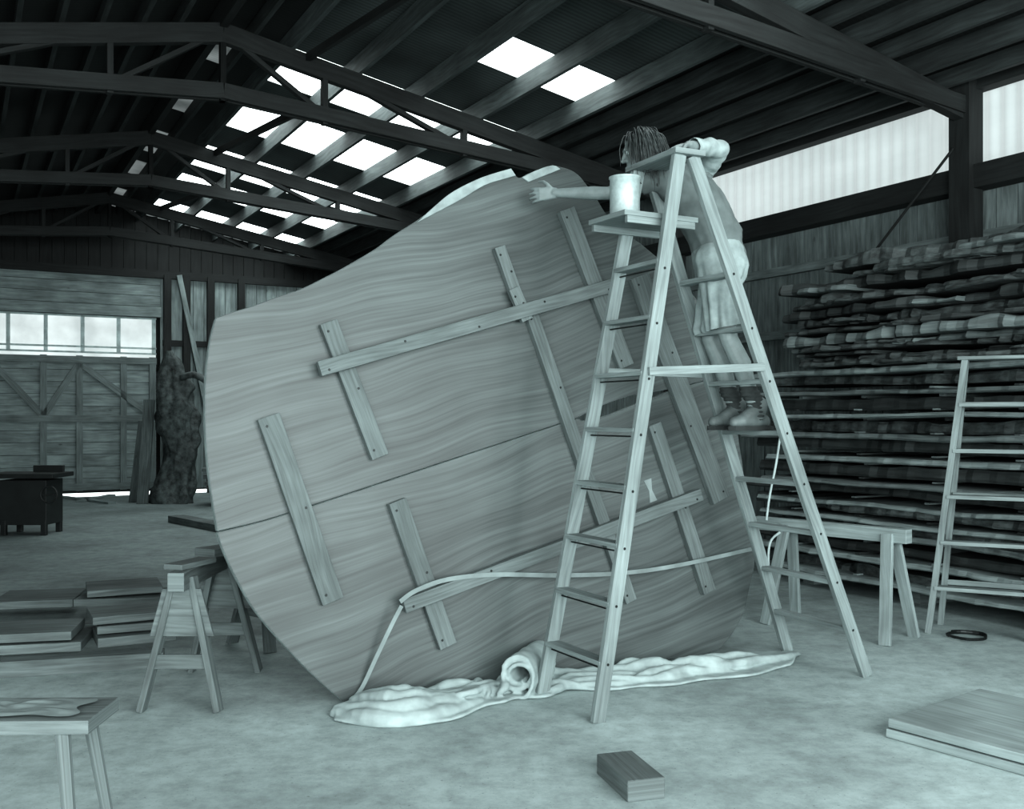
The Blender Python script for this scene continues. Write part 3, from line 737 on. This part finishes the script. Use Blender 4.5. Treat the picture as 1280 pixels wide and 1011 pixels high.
for i in(0,1):
    g=V(ank[i].x,ank[i].y,1.535); fo=-al; sdv=V(-fo.y,fo.x,0)
    q.chain([(g-fo*.055+V(0,0,.035),.042),(g+fo*.03+V(0,0,.038),.044),(g+fo*.11+V(0,0,.035),.046),(g+fo*.17+V(0,0,.028),.036)])
    q.chain([(g+fo*.0+V(0,0,.04),.046),(g-fo*.02+V(0,0,.13),.054)])
    q.chain([(g+fo*.0+V(0,0,.10),.05),(g+fo*.08+V(0,0,.06),.042)])
    pts=[(-.10,-.036),(-.07,-.045),(.05,-.04),(.13,-.052),(.19,-.038),(.215,0),(.19,.038),(.13,.052),(.05,.04),(-.07,.045),(-.10,.036)]
    M=Matrix(((fo.x,sdv.x,0,g.x),(fo.y,sdv.y,0,g.y),(0,0,1,1.515),(0,0,0,1)))
    qs.prism(pts,0,.026,M); qs.prism([(-.10,-.036),(-.05,-.043),(-.05,.043),(-.10,.036)],-.02,.0,M)
    for k in range(4):
        c=g+fo*(.03+.025*k)+V(0,0,.115-.022*k); qs.tube([c-sdv*.025,c+V(0,0,.008)+fo*.006,c+sdv*.025],.003,6)
o=q.build('boots',[m_boot],parent=man); remesh(o,.008,3,.5)
qs.build('boot_soles',[m_sole],parent=man,bevel=.004)
m_hair=plain('dark_hair',.22,.5,scale=40,var=.35)
q=MB()
q.ell(hp_(-.030,0,.040),.096,.086,.090,HM,20); q.ell(hp_(-.060,0,-.03),.064,.082,.10,HM); q.chain([(hp_(-.05,0,-.05),.075),(hp_(-.05,0,-.05)+V(.04,0,-.12),.05)])
o=q.build('hair_mass',[m_hair],parent=man); remesh(o,.008,3,.5)
displace(o,lambda c: .010*noise.noise(c*30))
q=MB()
for k in range(1000):
    az=random.uniform(-math.pi,math.pi); el=random.uniform(-.2,1.5)
    x=math.cos(az)*math.cos(el);y=math.sin(az)*math.cos(el);z=math.sin(el)
    if x>.60 and z<.70: continue
    p=hp_(-.030+x*.097,y*.088,.040+z*.092); out=HM@V(x,y,z)
    L=random.uniform(.20,.36); pts=[p]
    fl=-fd*.55+HM@V(0,(1 if y>0 else -1)*.75,0)+V(0,0,-.5)
    tang=(fl-out*fl.dot(out)).normalized()
    wl=random.random()
    dirv=(tang+out*(.10 if wl<.8 else .28)+V(random.uniform(-.15,.15),random.uniform(-.15,.15),0)).normalized()
    ph=random.uniform(0,6); wild=.13 if wl<.8 else .28
    for j in range(9):
        dirv=(dirv+V(.05,0,-.60)*(.25+j*.13)+V(wild*math.sin(ph+j*1.5),wild*math.cos(ph+j*1.3),0)).normalized(); p=p+dirv*L/9
        rel=HM.transposed()@(p-hc); e=V((rel.x+.03)/.103,rel.y/.092,(rel.z-.02)/.117)
        if e.length<1:
            e.normalize(); p=hc+HM@V(-.03+e.x*.103,e.y*.092,.02+e.z*.117)
        pts.append(p)
    q.tube(pts,[.0035]*4+[.0032,.003,.0027,.0023,.0018,.001],5,0,False)
q.build('hair_strands',[m_hair],parent=man,smooth=True)

# ---------- lights / world
w=bpy.data.worlds.new('overcast_sky'); sc.world=w; w.use_nodes=True
bg=w.node_tree.nodes['Background']; bg.inputs[0].default_value=(.91,1,1,1); bg.inputs[1].default_value=2.2
def area(name,loc,tgt,sx_,sy_,p):
    l=bpy.data.lights.new(name,'AREA');l.shape='RECTANGLE';l.size=sx_;l.size_y=sy_;l.energy=p;l.color=(.91,1,1)
    o=bpy.data.objects.new(name,l);sc.collection.objects.link(o);o.location=loc
    o.rotation_euler=(Vector(tgt)-Vector(loc)).to_track_quat('-Z','Y').to_euler(); return o
area('open_barn_door_daylight',B(-3.2,1.8,2.6),B(8,2.4,1.2),8,4,1000)
area('side_fill_lamp',B(-.5,TL+.1,2.6),B(6,3,1.0),5,3.5,240)  # fill lamp added at an opening left in the unseen left wall
cam=bpy.data.cameras.new('camera'); cam.sensor_width=36; cam.lens=36*F/1280; cam.shift_y=(HY-505.5)/1280; cam.clip_end=200
co=bpy.data.objects.new('camera',cam); sc.collection.objects.link(co); co.location=(0,0,H); co.rotation_euler=(math.pi/2,0,0); sc.camera=co
